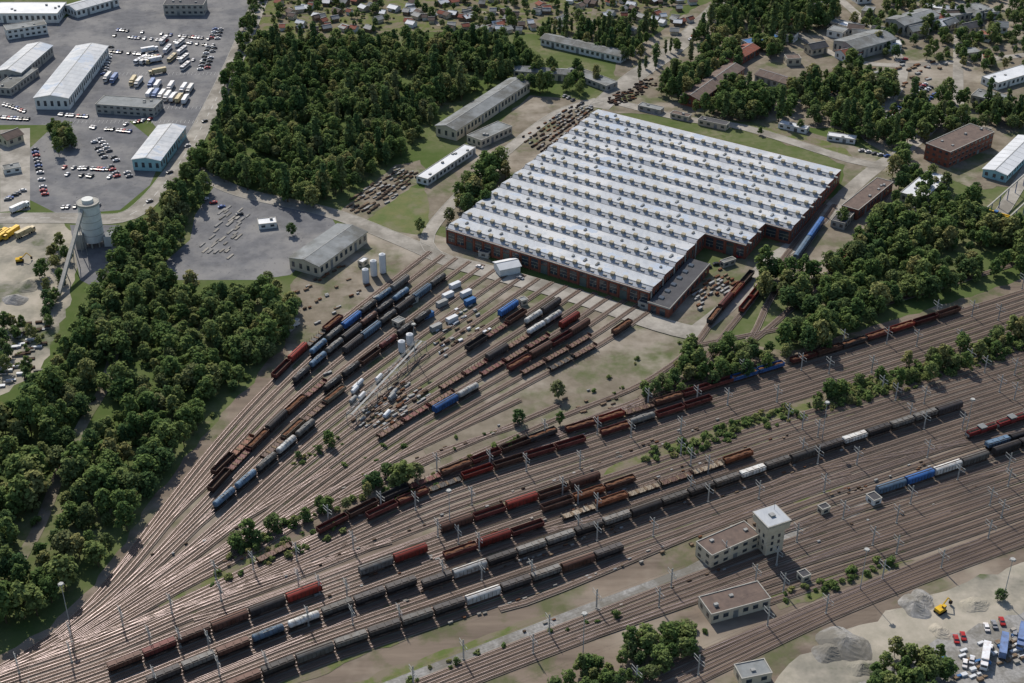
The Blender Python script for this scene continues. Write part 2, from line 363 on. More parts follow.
def w_hop():
    L=12;mb=MB();frame(mb,L);h=L/2-.1
    mb.box(-h,h,-1.45,1.45,2.0,3.7,M_wpaint)
    mb.poly([(-h,-1.45,2.0),(h,-1.45,2.0),(h-1,-.8,1.16),(-h+1,-.8,1.16)][::-1],M_wpaint); mb.poly([(-h,1.45,2.0),(h,1.45,2.0),(h-1,.8,1.16),(-h+1,.8,1.16)],M_wpaint)
    for k in range(4):
        x=-h+1.4+k*(2*h-2.8)/3; mb.box(x-1.1,x+1.1,-.9,.9,3.7,3.95,M_roofw)
    for k in range(8):
        x=-h+.3+k*(2*h-.6)/7
        for y in (-1.53,1.45): mb.box(x-.06,x+.06,y,y+.08,2.0,3.7,M_under)
    mb.box(-h,h,-1.2,-.95,3.71,3.8,M_under); return mb.mesh('hopper_wagon'),L+GP
def w_tank():
    L=13;mb=MB();frame(mb,L);h=L/2-.5
    mb.prof('x',[(-h,0,2.65,.5),(-h+.15,0,2.65,1.05),(-h+.5,0,2.65,1.4),(h-.5,0,2.65,1.4),(h-.15,0,2.65,1.05),(h,0,2.65,.5)],M_wpaint,18)
    mb.cyl(0,0,3.9,4.35,.4,M_wpaint,10)
    mb.box(-2.2,2.2,-.75,-.55,4.06,4.12,M_steel); mb.box(-2.2,2.2,.55,.75,4.06,4.12,M_steel)
    for x in (-3.5,-1.5,1.5,3.5): mb.prof('x',[(x-.05,0,2.65,1.43),(x+.05,0,2.65,1.43)],M_under,18)
    for x in (-3.8,3.8): mb.box(x-.4,x+.4,-1.1,1.1,1.15,1.6,M_under)
    mb.beam((-.3,-1.5,1.2),(-.3,-1,3.9),.08,M_steel); return mb.mesh('tank_wagon'),L+GP
def w_flat():
    L=15;mb=MB();frame(mb,L);h=L/2
    mb.box(-h,h,-1.35,1.35,1.16,1.28,M_wpaint)
    for k in range(8):
        x=-h+.5+k*(L-1)/7
        for y in (-1.4,1.3): mb.box(x-.07,x+.07,y,y+.1,1.28,2.6,M_wpaint)
        if k%2==0: mb.box(x-.5,x+.5,-1.3,1.3,1.28,1.5,M_timber)
    for x in (-h,h-.1): mb.box(x,x+.1,-1.3,1.3,1.28,2.4,M_wpaint)
    return mb.mesh('flat_wagon'),L+GP
def w_loco():
    L=16;mb=MB();frame(mb,L);h=L/2
    mb.box(-h+.3,-1.5,-1.1,1.1,1.16,3.0,M_wpaint); mb.box(1.5,h-.3,-1.1,1.1,1.16,3.0,M_wpaint)
    mb.box(-1.5,1.5,-1.5,1.5,1.16,3.0,M_wpaint); mb.box(-1.5,1.5,-1.48,1.48,3.0,3.7,M_glass); mb.box(-1.7,1.7,-1.55,1.55,3.7,4.0,M_greyroof)
    for s in (-1,1):
        for k in range(3): mb.cyl(s*(2.8+k*1.6),0,3.09,3.25,.5,M_under,10)
        mb.box(min(s*2,s*(h-.6)),max(s*2,s*(h-.6)),-.7,.7,3.0,3.08,M_under)
        mb.box(min(s*(h-.05),s*(h+.0)),max(s*(h-.05),s*h),-1.3,1.3,1.1,2.2,M_steel)
    return mb.mesh('diesel_locomotive'),L+GP
def w_coach():
    L=24;mb=MB();frame(mb,L);h=L/2
    mb.box(-h,h,-1.4,1.4,1.16,3.5,M_wpaint); mb.box(-h+.3,h-.3,-1.43,1.43,2.2,3.0,M_glass)
    for k in range(13): 
        x=-h+.2+k*(L-.6)/12; mb.box(x,x+.35,-1.45,1.45,2.15,3.05,M_wpaint)
    pr=[(-1.4,3.5),(-1.1,3.85),(0,4.1),(1.1,3.85),(1.4,3.5)]
    for a,b in zip(pr,pr[1:]): mb.poly([(-h,a[0],a[1]),(-h,b[0],b[1]),(h,b[0],b[1]),(h,a[0],a[1])],M_roofw)
    for x in (-h,h): mb.poly([(x,a,b) for a,b in pr],M_wpaint)
    return mb.mesh('passenger_coach'),L+GP
WG={'b':w_box(),'g':w_gond(None),'G':w_gond(M_rust),'h':w_hop(),'t':w_tank(),'f':w_flat(),'l':w_loco(),'c':w_coach()}
NM={'b':'covered_wagon','g':'open_wagon','G':'open_wagon','h':'hopper_wagon','t':'tank_wagon','f':'flat_wagon','l':'diesel_locomotive','c':'passenger_coach'}
COL={'r':(.22,.035,.025),'m':(.13,.038,.032),'n':(.12,.062,.045),'k':(.055,.05,.05),'s':(.15,.145,.135),'w':(.50,.50,.48),'B':(.04,.12,.32),'u':(.10,.16,.23),'R':(.26,.03,.03),'o':(.24,.09,.045),'t':(.24,.20,.15),'d':(.08,.075,.07)}
def nearest(P,q): 
    return min(range(len(P)),key=lambda i:(P[i]-q).length_squared)
used={}
def train(p0,p1,pat,cols,skip=0):
    a=G(*p0);b=G(*p1);mid=(a+b)/2
    best=None
    for k,P in enumerate(TR):
        d=sum((P[nearest(P,q)]-q).length for q in (a,mid,b))
        iA=nearest(P,a); iB=nearest(P,b)
        if abs(iA-iB)<1: continue
        occ=used.get(k,[])
        if any(not(max(iA,iB)<=lo or min(iA,iB)>=hi) for lo,hi in occ): d+=1000
        if best is None or d<best[0]: best=(d,k,iA,iB)
    d,k,iA,iB=best; P=TR[k]; used.setdefault(k,[]).append((min(iA,iB),max(iA,iB)))
    if iA>iB: iA,iB=iB,iA; 
    seg=P[iA:iB+1]; cum=[0]
    for i in range(1,len(seg)): cum.append(cum[-1]+(seg[i]-seg[i-1]).length)
    def at(s):
        s=max(0,min(cum[-1],s))
        for i in range(1,len(seg)):
            if cum[i]>=s: 
                t=(s-cum[i-1])/max(1e-6,cum[i]-cum[i-1]); return seg[i-1].lerp(seg[i],t)
        return seg[-1]
    s=0;i=0
    while True:
        t=pat[i%len(pat)]
        if t=='g' and R()<.4: t='G'
        me,L=WG[t]
        if s+L>cum[-1]+4: break
        if R()>=skip:
            q0=at(s+1.5);q1=at(s+L-1.5); d=q1-q0
            c=COL[cols[i%len(cols)]]; f=U(.7,1.3)
            put(NM[t],me,None,((q0.x+q1.x)/2,(q0.y+q1.y)/2,.22+.0023*k+.36),math.atan2(d.y,d.x),None,tuple(min(1,x*f) for x in c))
        s+=L;i+=1
train((116,665),(345,584),'hhhbbb','nmnnkr')
train((350,582),(440,550),'bbh','srs')
train((150,683),(420,588),'hhhtthh','ksnuwsk')
train((425,590),(950,404),'hbhhhhhbhhhh','kwksskskdkdwdd')
train((215,695),(640,545),'hhbhhhhb','nksskskwks')
train((432,537),(598,484),'bgbg','nmrn')
train((437,566),(545,527),'gbg','mrm')
train((560,528),(752,446),'fgff','totn')
train((545,508),(640,480),'gg','no')
train((300,527),(560,440),'gggfgg','mnkmn')
train((565,438),(730,386),'ggfg','mrnnm')
train((735,384),(785,368),'gg','BB')
train((790,366),(978,307),'gggg','mnkmr')
train((370,515),(600,438),'ggfgg','mmkrn')
train((605,438),(720,400),'gtg','msm')
train((250,560),(310,540),'ff','nm')
train((880,499),(985,455),'bb','uBws')
train((985,458),(1060,432),'bhb','kks')
train((985,448),(1060,424),'hbb','uku')
train((968,440),(1060,411),'ll','RR')
train((198,500),(330,385),'gfgb','nmnk')
train((215,505),(330,425),'tttt','uusws')
train((215,485),(262,440),'gf','no')
train((265,470),(345,395),'fg','nt')
train((268,385),(345,320),'gbf','mrk')
train((300,385),(415,290),'tttb','kuskn')
train((315,360),(412,278),'ttb','usBd')
train((330,395),(420,315),'ttgt','kknm')
train((300,345),(400,265),'bbt','kud')
train((395,440),(465,385),'ff','nm')
train((445,400),(530,335),'ffb','nmk')
train((480,385),(545,330),'ff','mn')
train((500,370),(560,320),'gb','mn')
train((470,360),(535,305),'gfg','kmn')
train((530,385),(590,335),'ff','nn')
train((430,410),(470,375),'bt','Bw')
train((560,375),(600,342),'ff','kn')
train((585,362),(612,338),'t','w')
train((570,345),(605,315),'tb','wk')
train((540,325),(560,308),'b','r')
train((500,315),(520,300),'b','B')
train((630,350),(655,325),'g','n')
train((798,262),(832,208),'cc','uB')
train((708,322),(752,275),'gbg','kmr')
train((725,310),(760,282),'g','r')
train((808,270),(835,245),'g','r')
# ------------------------------------------------------------------ workshop hall
o=G(447,228,9); O=Vector((o.x,o.y,0)); A=Vector((.835,-.55,0)); B0=Vector((.55,.835,0)); B=(B0-A*.08)
hall=empty('railway_workshop_hall',(O.x,O.y,0),0)
def HP(a,b,z): p=A*a+B*b; return (p.x,p.y,z)
NS=13; SW=185.0/NS; EA=8.6
def aend(k): return 123 if k<5 else (147 if k<7 else 162)
wal=MB(); rf=MB(); lan=MB(); win=MB()
def hbox(mb,a0,a1,b0,b1,z0,z1,m,top=None):
    i=len(mb.v); mb.box(0,1,0,1,z0,z1,m,top)
    cs=[(a0,b0),(a1,b0),(a1,b1),(a0,b1)]
    for j in range(8):
        a,b=cs[j%4]; z=mb.v[i+j][2]; mb.v[i+j]=HP(a,b,z)
for k in range(NS):
    b0=k*SW;b1=b0+SW;e=aend(k); r=b0+SW*.24; rz=EA+1.35
    rf.poly([HP(-.4,b0+.6,EA),HP(e+.4,b0+.6,EA),HP(e+.4,r,rz),HP(-.4,r,rz)],M_tin_shade)
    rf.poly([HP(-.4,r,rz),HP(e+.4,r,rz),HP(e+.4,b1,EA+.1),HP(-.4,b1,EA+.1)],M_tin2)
    hbox(rf,-.4,e+.4,b0,b0+.6,EA-.3,EA-.05,M_darkroof)
    hbox(rf,-.4,e+.4,r-.2,r+.2,rz-.05,rz+.15,M_steel)
    for a in (-.2,e+.2): wal.poly([HP(a,b0,0),HP(a,b1,0),HP(a,b1,EA),HP(a,r,rz-.05),HP(a,b0,EA-.02)],M_brick)
    a=4.0
    while a<e-2:
        hbox(lan,a-.9,a+.9,r-1.0,r+.9,rz-.5,rz+.95,M_tan); hbox(lan,a-1.1,a+1.1,r-1.2,r+1.1,rz+.955,rz+1.07,M_tan)
        if R()<.85: hbox(lan,a+2.7,a+4.7,b0+1.3,b0+2.6,EA+.25,EA+.9,M_greyroof,M_steel)
        if R()<.35: hbox(lan,a+2.6,a+3.6,r+U(3,6),r+7.2,rz-.8,rz+.1,M_steel,M_greyroof)
        a+=7.4
    for q in range(int(e/24)+1):
        hbox(rf,q*24-.12,q*24+.12,r+.3,b1-1,EA+.1,rz-.55 if False else EA+.32,M_steel)
    for side,a in ((0,-.2),(1,e+.2)):
        for q in range(3):
            bb=b0+1.5+q*SW/3
            hbox(win,a-.06,a+.06,bb,bb+2.6,2.2,6.4,M_glass); hbox(win,a-.1,a+.1,bb+1.2,bb+1.35,2.2,6.4,M_cream)
def facade(b,a0,a1,sgn):
    hbox(wal,a0,a1,b-.15,b+.15,0,EA,M_brick)
    n=int((a1-a0)/5.6)
    w=(a1-a0)/n
    for i in range(n):
        a=a0+i*w
        hbox(wal,a-.3,a+.3,b-.5,b-.16,0,EA-.4,M_brick)
        if i%4==2: hbox(win,a+.9,a+w-.9,b-.25,b-.17,0,5,M_greendoor); hbox(win,a+.9,a+w-.9,b-.25,b-.17,5.4,7.4,M_glass)
        else:
            hbox(win,a+.9,a+w-.9,b-.25,b-.17,1.6,7.0,M_glass)
            for zz in (3.3,5.1): hbox(win,a+.9,a+w-.9,b-.3,b-.26,zz,zz+.12,M_cream)
            hbox(win,a+w/2-.08,a+w/2+.08,b-.3,b-.26,1.6,3.2,M_cream)
    hbox(wal,a0-.2,a1+.2,b-.55,b-.1,EA-.4,EA+.05,M_concw)
facade(0,0,123,-1); facade(5*SW,123.3,147,-1); facade(7*SW,147.3,162,-1)
hbox(wal,0,162,185.1,185.4,0,EA,M_brick)
for k in range(NS): hbox(wal,-.7,-.3,k*SW-.3,k*SW+.6,0,EA+.6,M_concw)
for k in range(5): hbox(wal,123.3,123.8,k*SW+.6,k*SW+1.2,0,EA+.6,M_concw)
for n_,m_ in (('walls',wal),('roof',rf),('roof_lanterns',lan),('windows',win)): m_.obj(n_,hall)
an=empty('workshop_annex',(O.x,O.y,0)); w=MB()
hbox(w,124.2,136,-4,48,0,5.2,M_brick,M_darkroof); hbox(w,123.9,136.3,-4.3,-4.02,4.9,5.7,M_concw); hbox(w,136.02,136.3,-4,48,4.9,5.7,M_concw)
for q in range(6): hbox(w,127,129.5,2+q*7.5,4.5+q*7.5,5.2,5.9,M_steel,M_glass)
for q in range(2): hbox(w,125.8+q*5,128.8+q*5,-4.12,-4.05,.1,4,M_glass)
for q in range(8): hbox(w,136.05,136.12,1+q*5.8,3.6+q*5.8,1.2,3.6,M_glass)
w.obj('annex_walls',an)
# ------------------------------------------------------------------ generic buildings
def building(name,c0,c1,w,h,roof='gable',rh=2.0,wall=None,rm=None,win=True,storeys=1,extras=True):
    wall=wall or M_wwall; rm=rm or M_greyroof
    a=G(c0[0],c0[1],h);b=G(c1[0],c1[1],h);d=b-a;L=d.length;c=(a+b)/2
    e=empty(name,(c.x,c.y,0),math.atan2(d.y,d.x)); x=L/2;y=w/2
    m=MB()
    m.box(-x,x,-y,y,0,h,wall)
    if roof=='gable':
        for s in (-x,x): m.poly([(s,-y,h),(s,y,h),(s,0,h+rh)],wall)
    m.obj('walls',e)
    r=MB(); t=.22; ov=.6
    if roof=='gable':
        k=rh/y
        for s in (-1,1):
            p=[(-x-ov,s*(y+ov),h-k*ov+.02),(x+ov,s*(y+ov),h-k*ov+.02),(x+ov,0,h+rh+.02),(-x-ov,0,h+rh+.02)]
            r.poly(p if s<0 else p[::-1],rm); q=[(a_,b_,c_+t) for a_,b_,c_ in p]; r.poly(q if s<0 else q[::-1],rm)
            r.poly([p[0],p[1],q[1],q[0]],rm)
            r.poly([p[1],p[2],q[2],q[1]],rm); r.poly([p[0],p[3],q[3],q[0]],rm)
        r.box(-x-ov,x+ov,-.25,.25,h+rh+t,h+rh+t+.1,M_steel)
        if extras and L>25:
            n=int(L/6)
            for i in range(n+1):
                xx=-x+i*L/n
                for s in (-1,1):
                    r.poly([(xx-.07,s*y,h+t+.07),(xx+.07,s*y,h+t+.07),(xx+.07,0,h+rh+t+.07),(xx-.07,0,h+rh+t+.07)],M_steel)
    else:
        r.box(-x+.02,x-.02,-y+.02,y-.02,h+.003,h+.1,rm)
        for s in (-1,1):
            r.box(-x-.15,x+.15,min(s*(y-.2),s*(y+.15)),max(s*(y-.2),s*(y+.15)),h+.11,h+.4,M_concw)
            r.box(min(s*(x-.2),s*(x+.15)),max(s*(x-.2),s*(x+.15)),-y+.21,y-.21,h+.11,h+.4,M_concw)
        if extras:
            for i in range(max(1,int(L/10))):
                xx=U(-x+2,x-2);yy=U(-y*.6,y*.6);r.box(xx-.8,xx+.8,yy-.6,yy+.6,h+.1,h+U(.6,1.3),M_steel)
    r.obj('roof',e)
    if win:
        g=MB(); fh=h/storeys
        for s in (-1,1):
            n=max(1,int(L/4))
            for st in range(storeys):
                z0=st*fh+fh*.35;z1=st*fh+fh*.78
                for i in range(n):
                    xx=-x+(i+.5)*L/n; Y0=s*y; 
                    door=(st==0 and i%5==2); zz0=.05 if door else z0
                    g.box(xx-1.05,xx+1.05,min(Y0,Y0+s*.05),max(Y0,Y0+s*.05),zz0,z1,M_glass if not door else M_greyroof)
                    g.box(xx-1.2,xx+1.2,min(Y0,Y0+s*.14),max(Y0,Y0+s*.14),z1+.01,z1+.15,M_concw)
            n=max(1,int(w/4))
            for st in range(storeys):
                for i in range(n):
                    yy=-y+(i+.5)*w/n; X0=s*x
                    g.box(min(X0,X0+s*.05),max(X0,X0+s*.05),yy-.9,yy+.9,st*fh+fh*.3,st*fh+fh*.75,M_glass)
        g.obj('windows',e)
    return e
Bd=building
Bd('warehouse',(51,98),(92,46),22,8,'gable',2,M_wwall,M_tin2)
Bd('warehouse',(8,72),(40,45),18,7,'gable',2,M_concw,M_tin2); Bd('warehouse',(2,88),(30,68),12,5,'flat',1,M_concw,M_greyroof)
Bd('warehouse',(-5,8),(62,8),26,7,'flat',1,M_wwall,M_whiteroof); Bd('office_building',(5,28),(45,22),12,7,'flat',1,M_wwall,M_greyroof,storeys=2)
Bd('storage_shed',(70,8),(112,-4),16,6,'gable',2,M_wwall,M_tin2)
Bd('office_building',(100,100),(158,104),15,6,'flat',1,M_concw,M_greyroof,storeys=2)
Bd('workshop_building',(146,160),(172,126),17,7,'gable',1.5,M_cyan,M_tin2)
Bd('office_building',(165,2),(205,2),14,8,'flat',1,M_concw,M_darkroof,storeys=2)
Bd('house',(2,138),(18,132),10,5,'gable',2.5,M_cream,M_brownroof); Bd('garage',(3,168),(20,165),7,3,'flat',1,M_wwall,M_greyroof)
Bd('storage_shed',(304,262),(352,228),19,6.5,'gable',1.6,M_cream,M_greyroof)
Bd('garage',(258,222),(276,220),7,3,'flat',1,M_wwall,M_whiteroof)
Bd('storage_shed',(422,178),(470,146),8,4,'flat',1,M_wwall,M_whiteroof)
Bd('workshop_building',(446,128),(520,80),15,7,'gable',1.8,M_cream,M_greyroof); Bd('office_building',(474,138),(505,124),12,5,'flat',1,M_cream,M_greyroof)
Bd('storage_shed',(515,68),(570,72),10,5,'gable',1.5,M_cream,M_greyroof)
Bd('storage_shed',(545,36),(625,54),12,5,'gable',1.5,M_wwall,M_greyroof); Bd('storage_shed',(570,68),(612,84),11,4,'flat',1,M_concw,M_greyroof)
Bd('storage_shed',(724,62),(752,46),12,5,'gable',2,M_brick,M_redroof); Bd('storage_shed',(745,42),(778,36),9,4,'flat',1,M_wwall,M_blueroof)
Bd('storage_shed',(690,98),(735,66),14,6,'gable',2,M_brick,M_brownroof)
Bd('storage_shed',(760,72),(800,84),12,5,'gable',2,M_concw,M_brownroof)
Bd('storage_shed',(640,104),(662,109),6,3,'flat',1,M_concw,M_greyroof); Bd('storage_shed',(700,118),(728,124),6,3.5,'flat',1,M_cream,M_darkroof); Bd('garage',(672,112),(690,116),5,3,'flat',1,M_cream,M_brownroof)
Bd('factory_hall',(845,45),(885,34),22,8,'gable',2.5,M_concw,M_greyroof); Bd('factory_hall',(895,22),(930,12),18,8,'gable',2,M_concw,M_greyroof)
Bd('factory_hall',(940,14),(985,6),16,6,'flat',1,M_concw,M_greyroof)
Bd('brick_office_building',(938,148),(982,128),17,10,'flat',1,M_brick,M_brownroof,storeys=3)
Bd('storage_shed',(995,172),(1030,138),14,5,'gable',1.2,M_cyan,M_whiteroof); Bd('storage_shed',(975,92),(1010,100),14,5,'flat',1,M_concw,M_greyroof)
Bd('storage_shed',(990,80),(1030,68),14,5,'flat',1,M_wwall,M_whiteroof)
Bd('workshop_building',(912,196),(938,174),14,5,'flat',1,M_concw,M_whiteroof); Bd('garage',(922,178),(948,184),8,4,'flat',1,M_concw,M_whiteroof)
Bd('workshop_building',(850,208),(885,180),10,6,'flat',1,M_brick,M_brownroof); Bd('storage_shed',(838,222),(852,206),8,4,'flat',1,M_concw,M_darkroof)
Bd('site_cabin',(780,122),(808,128),6,3,'flat',1,M_wwall,M_whiteroof); Bd('site_cabin',(828,134),(856,138),6,3,'flat',1,M_wwall,M_whiteroof)
Bd('garage',(830,20),(860,26),9,4,'flat',1,M_concw,M_greyroof)
Bd('signal_box_annex',(704,549),(752,528),9.5,6.5,'flat',1,M_cream,M_brownroof,storeys=2)
Bd('railway_building',(705,606),(764,590),10,4.5,'flat',1,M_cream,M_brownroof)
Bd('relay_hut',(738,672),(768,666),7,4,'flat',1,M_cream,M_greyroof)
Bd('site_cabin',(497,266),(517,262),9,4.5,'gable',1.5,M_wwall,M_whiteroof,win=False)
for (u,v),(u2,v2) in (((395,322),(402,318)),((360,262),(366,258)),((408,300),(416,296)),((286,326),(296,318)),((640,300),(650,303)),((722,262),(734,258)),((480,250),(490,252)),((520,300),(526,298)),((800,575),(808,572)),((820,508),(828,505)),((870,498),(878,495))):
    Bd('equipment_hut',(u,v),(u2,v2),U(3,5),3,'flat',1,random.choice([M_wwall,M_cream,M_concw]),random.choice([M_greyroof,M_whiteroof,M_darkroof]),extras=False)
for u,v in ((455,288),(466,296),(442,306),(428,318),(436,330),(452,322),(470,304),(448,298)):
    a=G(u,v); e=empty('shipping_container',(a.x,a.y,0),.75); m=MB(); c=random.choice([M_whiteroof,M_blueroof,M_steel]); m.box(-3,3,-1.2,1.2,.45,3.0,c)
    for i in range(12): m.box(-2.9+i*.5,-2.7+i*.5,-1.24,1.24,.6,2.9,c)
    for s in (-1,1): m.box(s*3-.1,s*3+.1,-1.26,1.26,.1,3.06,c)
    m.obj('body',e)
for i in range(150):
    u=U(275,690);v=U(-8,30)
    Bd('allotment_hut',(u,v),(u+U(3.5,8),v+U(-2,2)),U(4,7),2.8,'gable',1.5,random.choice([M_cream,M_wwall,M_timber]),random.choice([M_redroof,M_brownroof,M_greyroof,M_steel,M_whiteroof]),win=False,extras=False)
for i in range(34):
    u=U(760,1020);v=U(-5,62)
    Bd('house',(u,v),(u+U(9,18),v+U(-4,4)),U(8,12),5,random.choice(['gable','flat']),2.5,random.choice([M_cream,M_wwall]),random.choice([M_redroof,M_brownroof,M_greyroof,M_greyroof,M_darkroof,M_whiteroof]),extras=False)
# signal tower
p=G(768,548); e=empty('signal_tower',(p.x,p.y,0),math.radians(25))
m=MB(); m.box(-3.9,3.9,-3.9,3.9,0,11,M_cream); 
for i,(a,z0,z1) in enumerate(((4.2,11,11.5),(4.6,11.5,12),(5,12,15.6))): m.box(-a,a,-a,a,z0+.002,z1,M_cream)
m.obj('walls',e)
m=MB(); m.box(-5.04,5.04,-5.04,5.04,13.2,14.7,M_glass)
for i in range(6):
    t=-5.06+i*1.99
    m.box(t-.15,t+.15,-5.1,5.1,13.1,14.8,M_cream); m.box(-5.1,5.1,t-.15,t+.15,13.1,14.8,M_cream)
for z in (2,5,8):
    for t in (-2,1): m.box(t,t+1.1,-3.96,3.96,z,z+1.6,M_glass); m.box(-3.96,3.96,t,t+1.1,z,z+1.6,M_glass)
m.obj('windows',e)
m=MB(); m.box(-5.4,5.4,-5.4,5.4,15.62,15.95,M_concw); m.box(-5,5,-5,5,15.955,16.0,M_tin2); m.box(-1,1,-1,1,16.01,16.8,M_steel); m.beam((3,3,16),(3,3,20),.12,M_steel); m.obj('roof',e)
# concrete plant silo
p=G(95,244); e=empty('concrete_plant_silo',(p.x,p.y,0),0)
m=MB(); m.cyl(0,0,3,24,5.6,M_wwall,28); m.cyl(0,0,24.002,25.2,5.9,M_concw,28); m.cyl(0,0,25.2,27,3,M_wwall,16)
for z in (7,11,15,19): m.cyl(0,0,z,z+.25,5.68,M_concw,28)
for i in range(8):
    a=i*math.pi/4; m.beam((5*math.cos(a),5*math.sin(a),0),(5*math.cos(a),5*math.sin(a),3.2),.7,M_concw)
m.obj('silo_body',e)
m=MB(); m.box(-8,-4,-7,-3,0,9,M_concw); m.box(6,10,-3,3,0,6,M_wwall,M_greyroof)
for i in range(20):
    a=2*math.pi*i/20;b=2*math.pi*(i+1)/20; m.beam((5.8*math.cos(a),5.8*math.sin(a),26.2),(5.8*math.cos(b),5.8*math.sin(b),26.2),.1,M_steel)
m.obj('plant_rooms',e)
m=MB(); q=G(58,300); v=Vector((q.x-p.x,q.y-p.y,1)); m.beam(v,(-2,-4,23),1.8,M_concw)
for t in (.3,.6,.85):
    c=v.lerp(Vector((-2,-4,23)),t); m.beam((c.x-1.5,c.y,0),c,.35,M_steel); m.beam((c.x+1.5,c.y,0),c,.35,M_steel)
m.obj('conveyor',e)
for u,v,hh in ((374,276,9),(383,273,11),(366,283,8),(410,345,6),(402,352,6)):
    p=G(u,v); e=empty('storage_tank',(p.x,p.y,0)); m=MB(); m.cyl(0,0,.6,hh,1.7,M_whiteroof,16); m.cyl(0,0,hh+.002,hh+.8,1.7,M_whiteroof,16,.3)
    for i in range(4): m.beam((1.2*math.cos(i*1.57),1.2*math.sin(i*1.57),0),(1.2*math.cos(i*1.57),1.2*math.sin(i*1.57),.7),.25,M_steel)
    m.beam((1.8,0,0),(1.8,0,hh),.15,M_steel); m.obj('tank_shell',e)
a=G(352,424);b=G(422,350);d=b-a;L=d.length; e=empty('tank_cleaning_gantry',(a.x,a.y,0),math.atan2(d.y,d.x))
m=MB()
n=int(L/9)
for i in range(n+1):
    x=i*L/n
    for y in (-2.4,2.4): m.beam((x,y,0),(x,y,5),.2,M_steel)
    m.beam((x,-2.4,5),(x,2.4,5),.2,M_steel)
for y in (-2.4,2.4): m.beam((0,y,5.1),(L,y,5.1),.18,M_steel); m.beam((0,y,6.0),(L,y,6.0),.07,M_steel)
m.box(0,L,-.5,.5,5.12,5.2,M_steel)
m.prof('x',[(0,1.6,5.4,.12),(L,1.6,5.4,.12)],M_steel,8)
m.obj('frame_and_pipes',e)
m=MB()
for i in range(9):
    x=U(0,L);y=U(5,12)*random.choice((-1,1)); m.prof('x',[(x-2.5,y,1.8,.6),(x-2.3,y,1.8,1.0),(x+2.3,y,1.8,1.0),(x+2.5,y,1.8,.6)],random.choice([M_whiteroof,M_steel]),14); m.box(x-1.8,x+1.8,y-.8,y+.8,0,.85,M_concw)
m.obj('process_vessels',e)
a=G(985,235);b=G(1045,180);d=b-a;L=d.length; e=empty('gantry_crane',(a.x,a.y,0),math.atan2(d.y,d.x)); m=MB()
for y in (-7,7):
    m.beam((0,y,8),(L,y,8),.7,M_concw)
    for i in range(int(L/12)+1): m.beam((i*12,y,0),(i*12,y,8),.4,M_blueroof)
m.obj('crane_runway',e); m=MB()
for x in (10,12): m.beam((x,-7.5,9),(x,7.5,9),.7,M_yel)
m.box(10,12,-1,1,9.4,10.4,M_blueroof); m.obj('crane_bridge',e)
def mast_mesh():
    m=MB(); m.cyl(0,0,0,20,.2,M_mast,8,.1); m.cyl(0,0,19.6,19.9,.9,M_mast,10)
    for i in range(6): a=i*math.pi/3; m.box(.9*math.cos(a)-.25,.9*math.cos(a)+.25,.9*math.sin(a)-.25,.9*math.sin(a)+.25,19.3,19.6,M_steel)
    return m.mesh('floodlight_mast')
mm=mast_mesh()
for u,v in ((583,655),(415,360),(965,437),(822,440),(860,590),(1003,600),(70,625),(450,530)):
    p=G(u,v); put('floodlight_mast',mm,None,(p.x,p.y,0))
def cat_mesh():
    m=MB()
    for s in (-1,1):
        m.beam((s*.18,0,0),(s*.18,0,9.5),.2,M_mast)
    for i in range(8): m.beam((-.18,0,.6+i),(.18,0,1.4+i),.07,M_mast)
    for s in (-1,1):
        m.beam((0,0,7.6),(0,s*3.0,7.9),.14,M_mast); m.beam((0,0,5.9),(0,s*3.0,6.4),.14,M_mast); m.beam((0,s*2.9,6.4),(0,s*2.9,7.8),.07,M_mast)
    m.box(-.4,.4,-.4,.4,0,.6,M_concw); return m.mesh('catenary_mast')
cm=cat_mesh()
for k in (0,2,4,6,8,10,12,14,16,18,20,21,23,25,27,29,31,33):
    P=TR[k]; s=20+(k%3)*12; wm=MB(); 
    for z in (6.2,7.6): ribbon(wm,P,.05,z,M_under)
    wm.obj('overhead_contact_wire')
    for i in range(1,len(P)):
        s+=(P[i]-P[i-1]).length
        if s>50:
            s=0; d=P[i]-P[i-1]; n=Vector((-d.y,d.x,0)).normalized(); q=P[i]+n*2.35; put('catenary_mast',cm,None,(q.x,q.y,0),math.atan2(d.y,d.x))
# ------------------------------------------------------------------ road vehicles
def wheelset(m,xs,y,r):
    for x in xs:
        for s in (-1,1): m.prof('y',[(s*y-.12,x,r,r),(s*y+.12,x,r,r)],M_black,10)
def car_mesh():
    m=MB(); pr=[(-2.15,.35),(-2.2,.85),(-1.5,.95),(-1.0,1.42),(.55,1.42),(1.2,.98),(2.05,.82),(2.15,.35)]
    for s in (-.86,.86):
        ins=lambda z: s*(.82 if z>1.2 else 1)
        m.poly([(x,ins(z),z) for x,z in pr],M_paint)
    for (x0,z0),(x1,z1) in zip(pr,pr[1:]):
        a=.86*(.82 if z0>1.2 else 1);b=.86*(.82 if z1>1.2 else 1)
        g = M_glass if (z0>1.2)!=(z1>1.2) else M_paint
        m.poly([(x0,-a,z0),(x0,a,z0),(x1,b,z1),(x1,-b,z1)],g)
    for s in (-1,1): m.poly([(-1.3,s*.865,.98),(-1.0,s*.73,1.36),(.5,s*.73,1.36),(1.0,s*.865,.98)],M_glass)
    wheelset(m,(-1.35,1.35),.78,.32); return m.mesh('parked_car')
def truck_mesh():
    m=MB(); m.box(-6,3.6,-1.25,1.25,1.1,3.8,M_wpaint,M_roofw); m.box(-6,5.4,-.8,.8,.7,1.05,M_under)
    m.box(3.9,6,-1.2,1.2,.6,3.1,M_paint); m.box(5.9,6.03,-1.05,1.05,1.9,2.8,M_glass); m.box(4.9,5.8,-1.23,1.23,1.9,2.7,M_glass); wheelset(m,(-5,-3.8,3,5),1.05,.5); return m.mesh('parked_lorry')
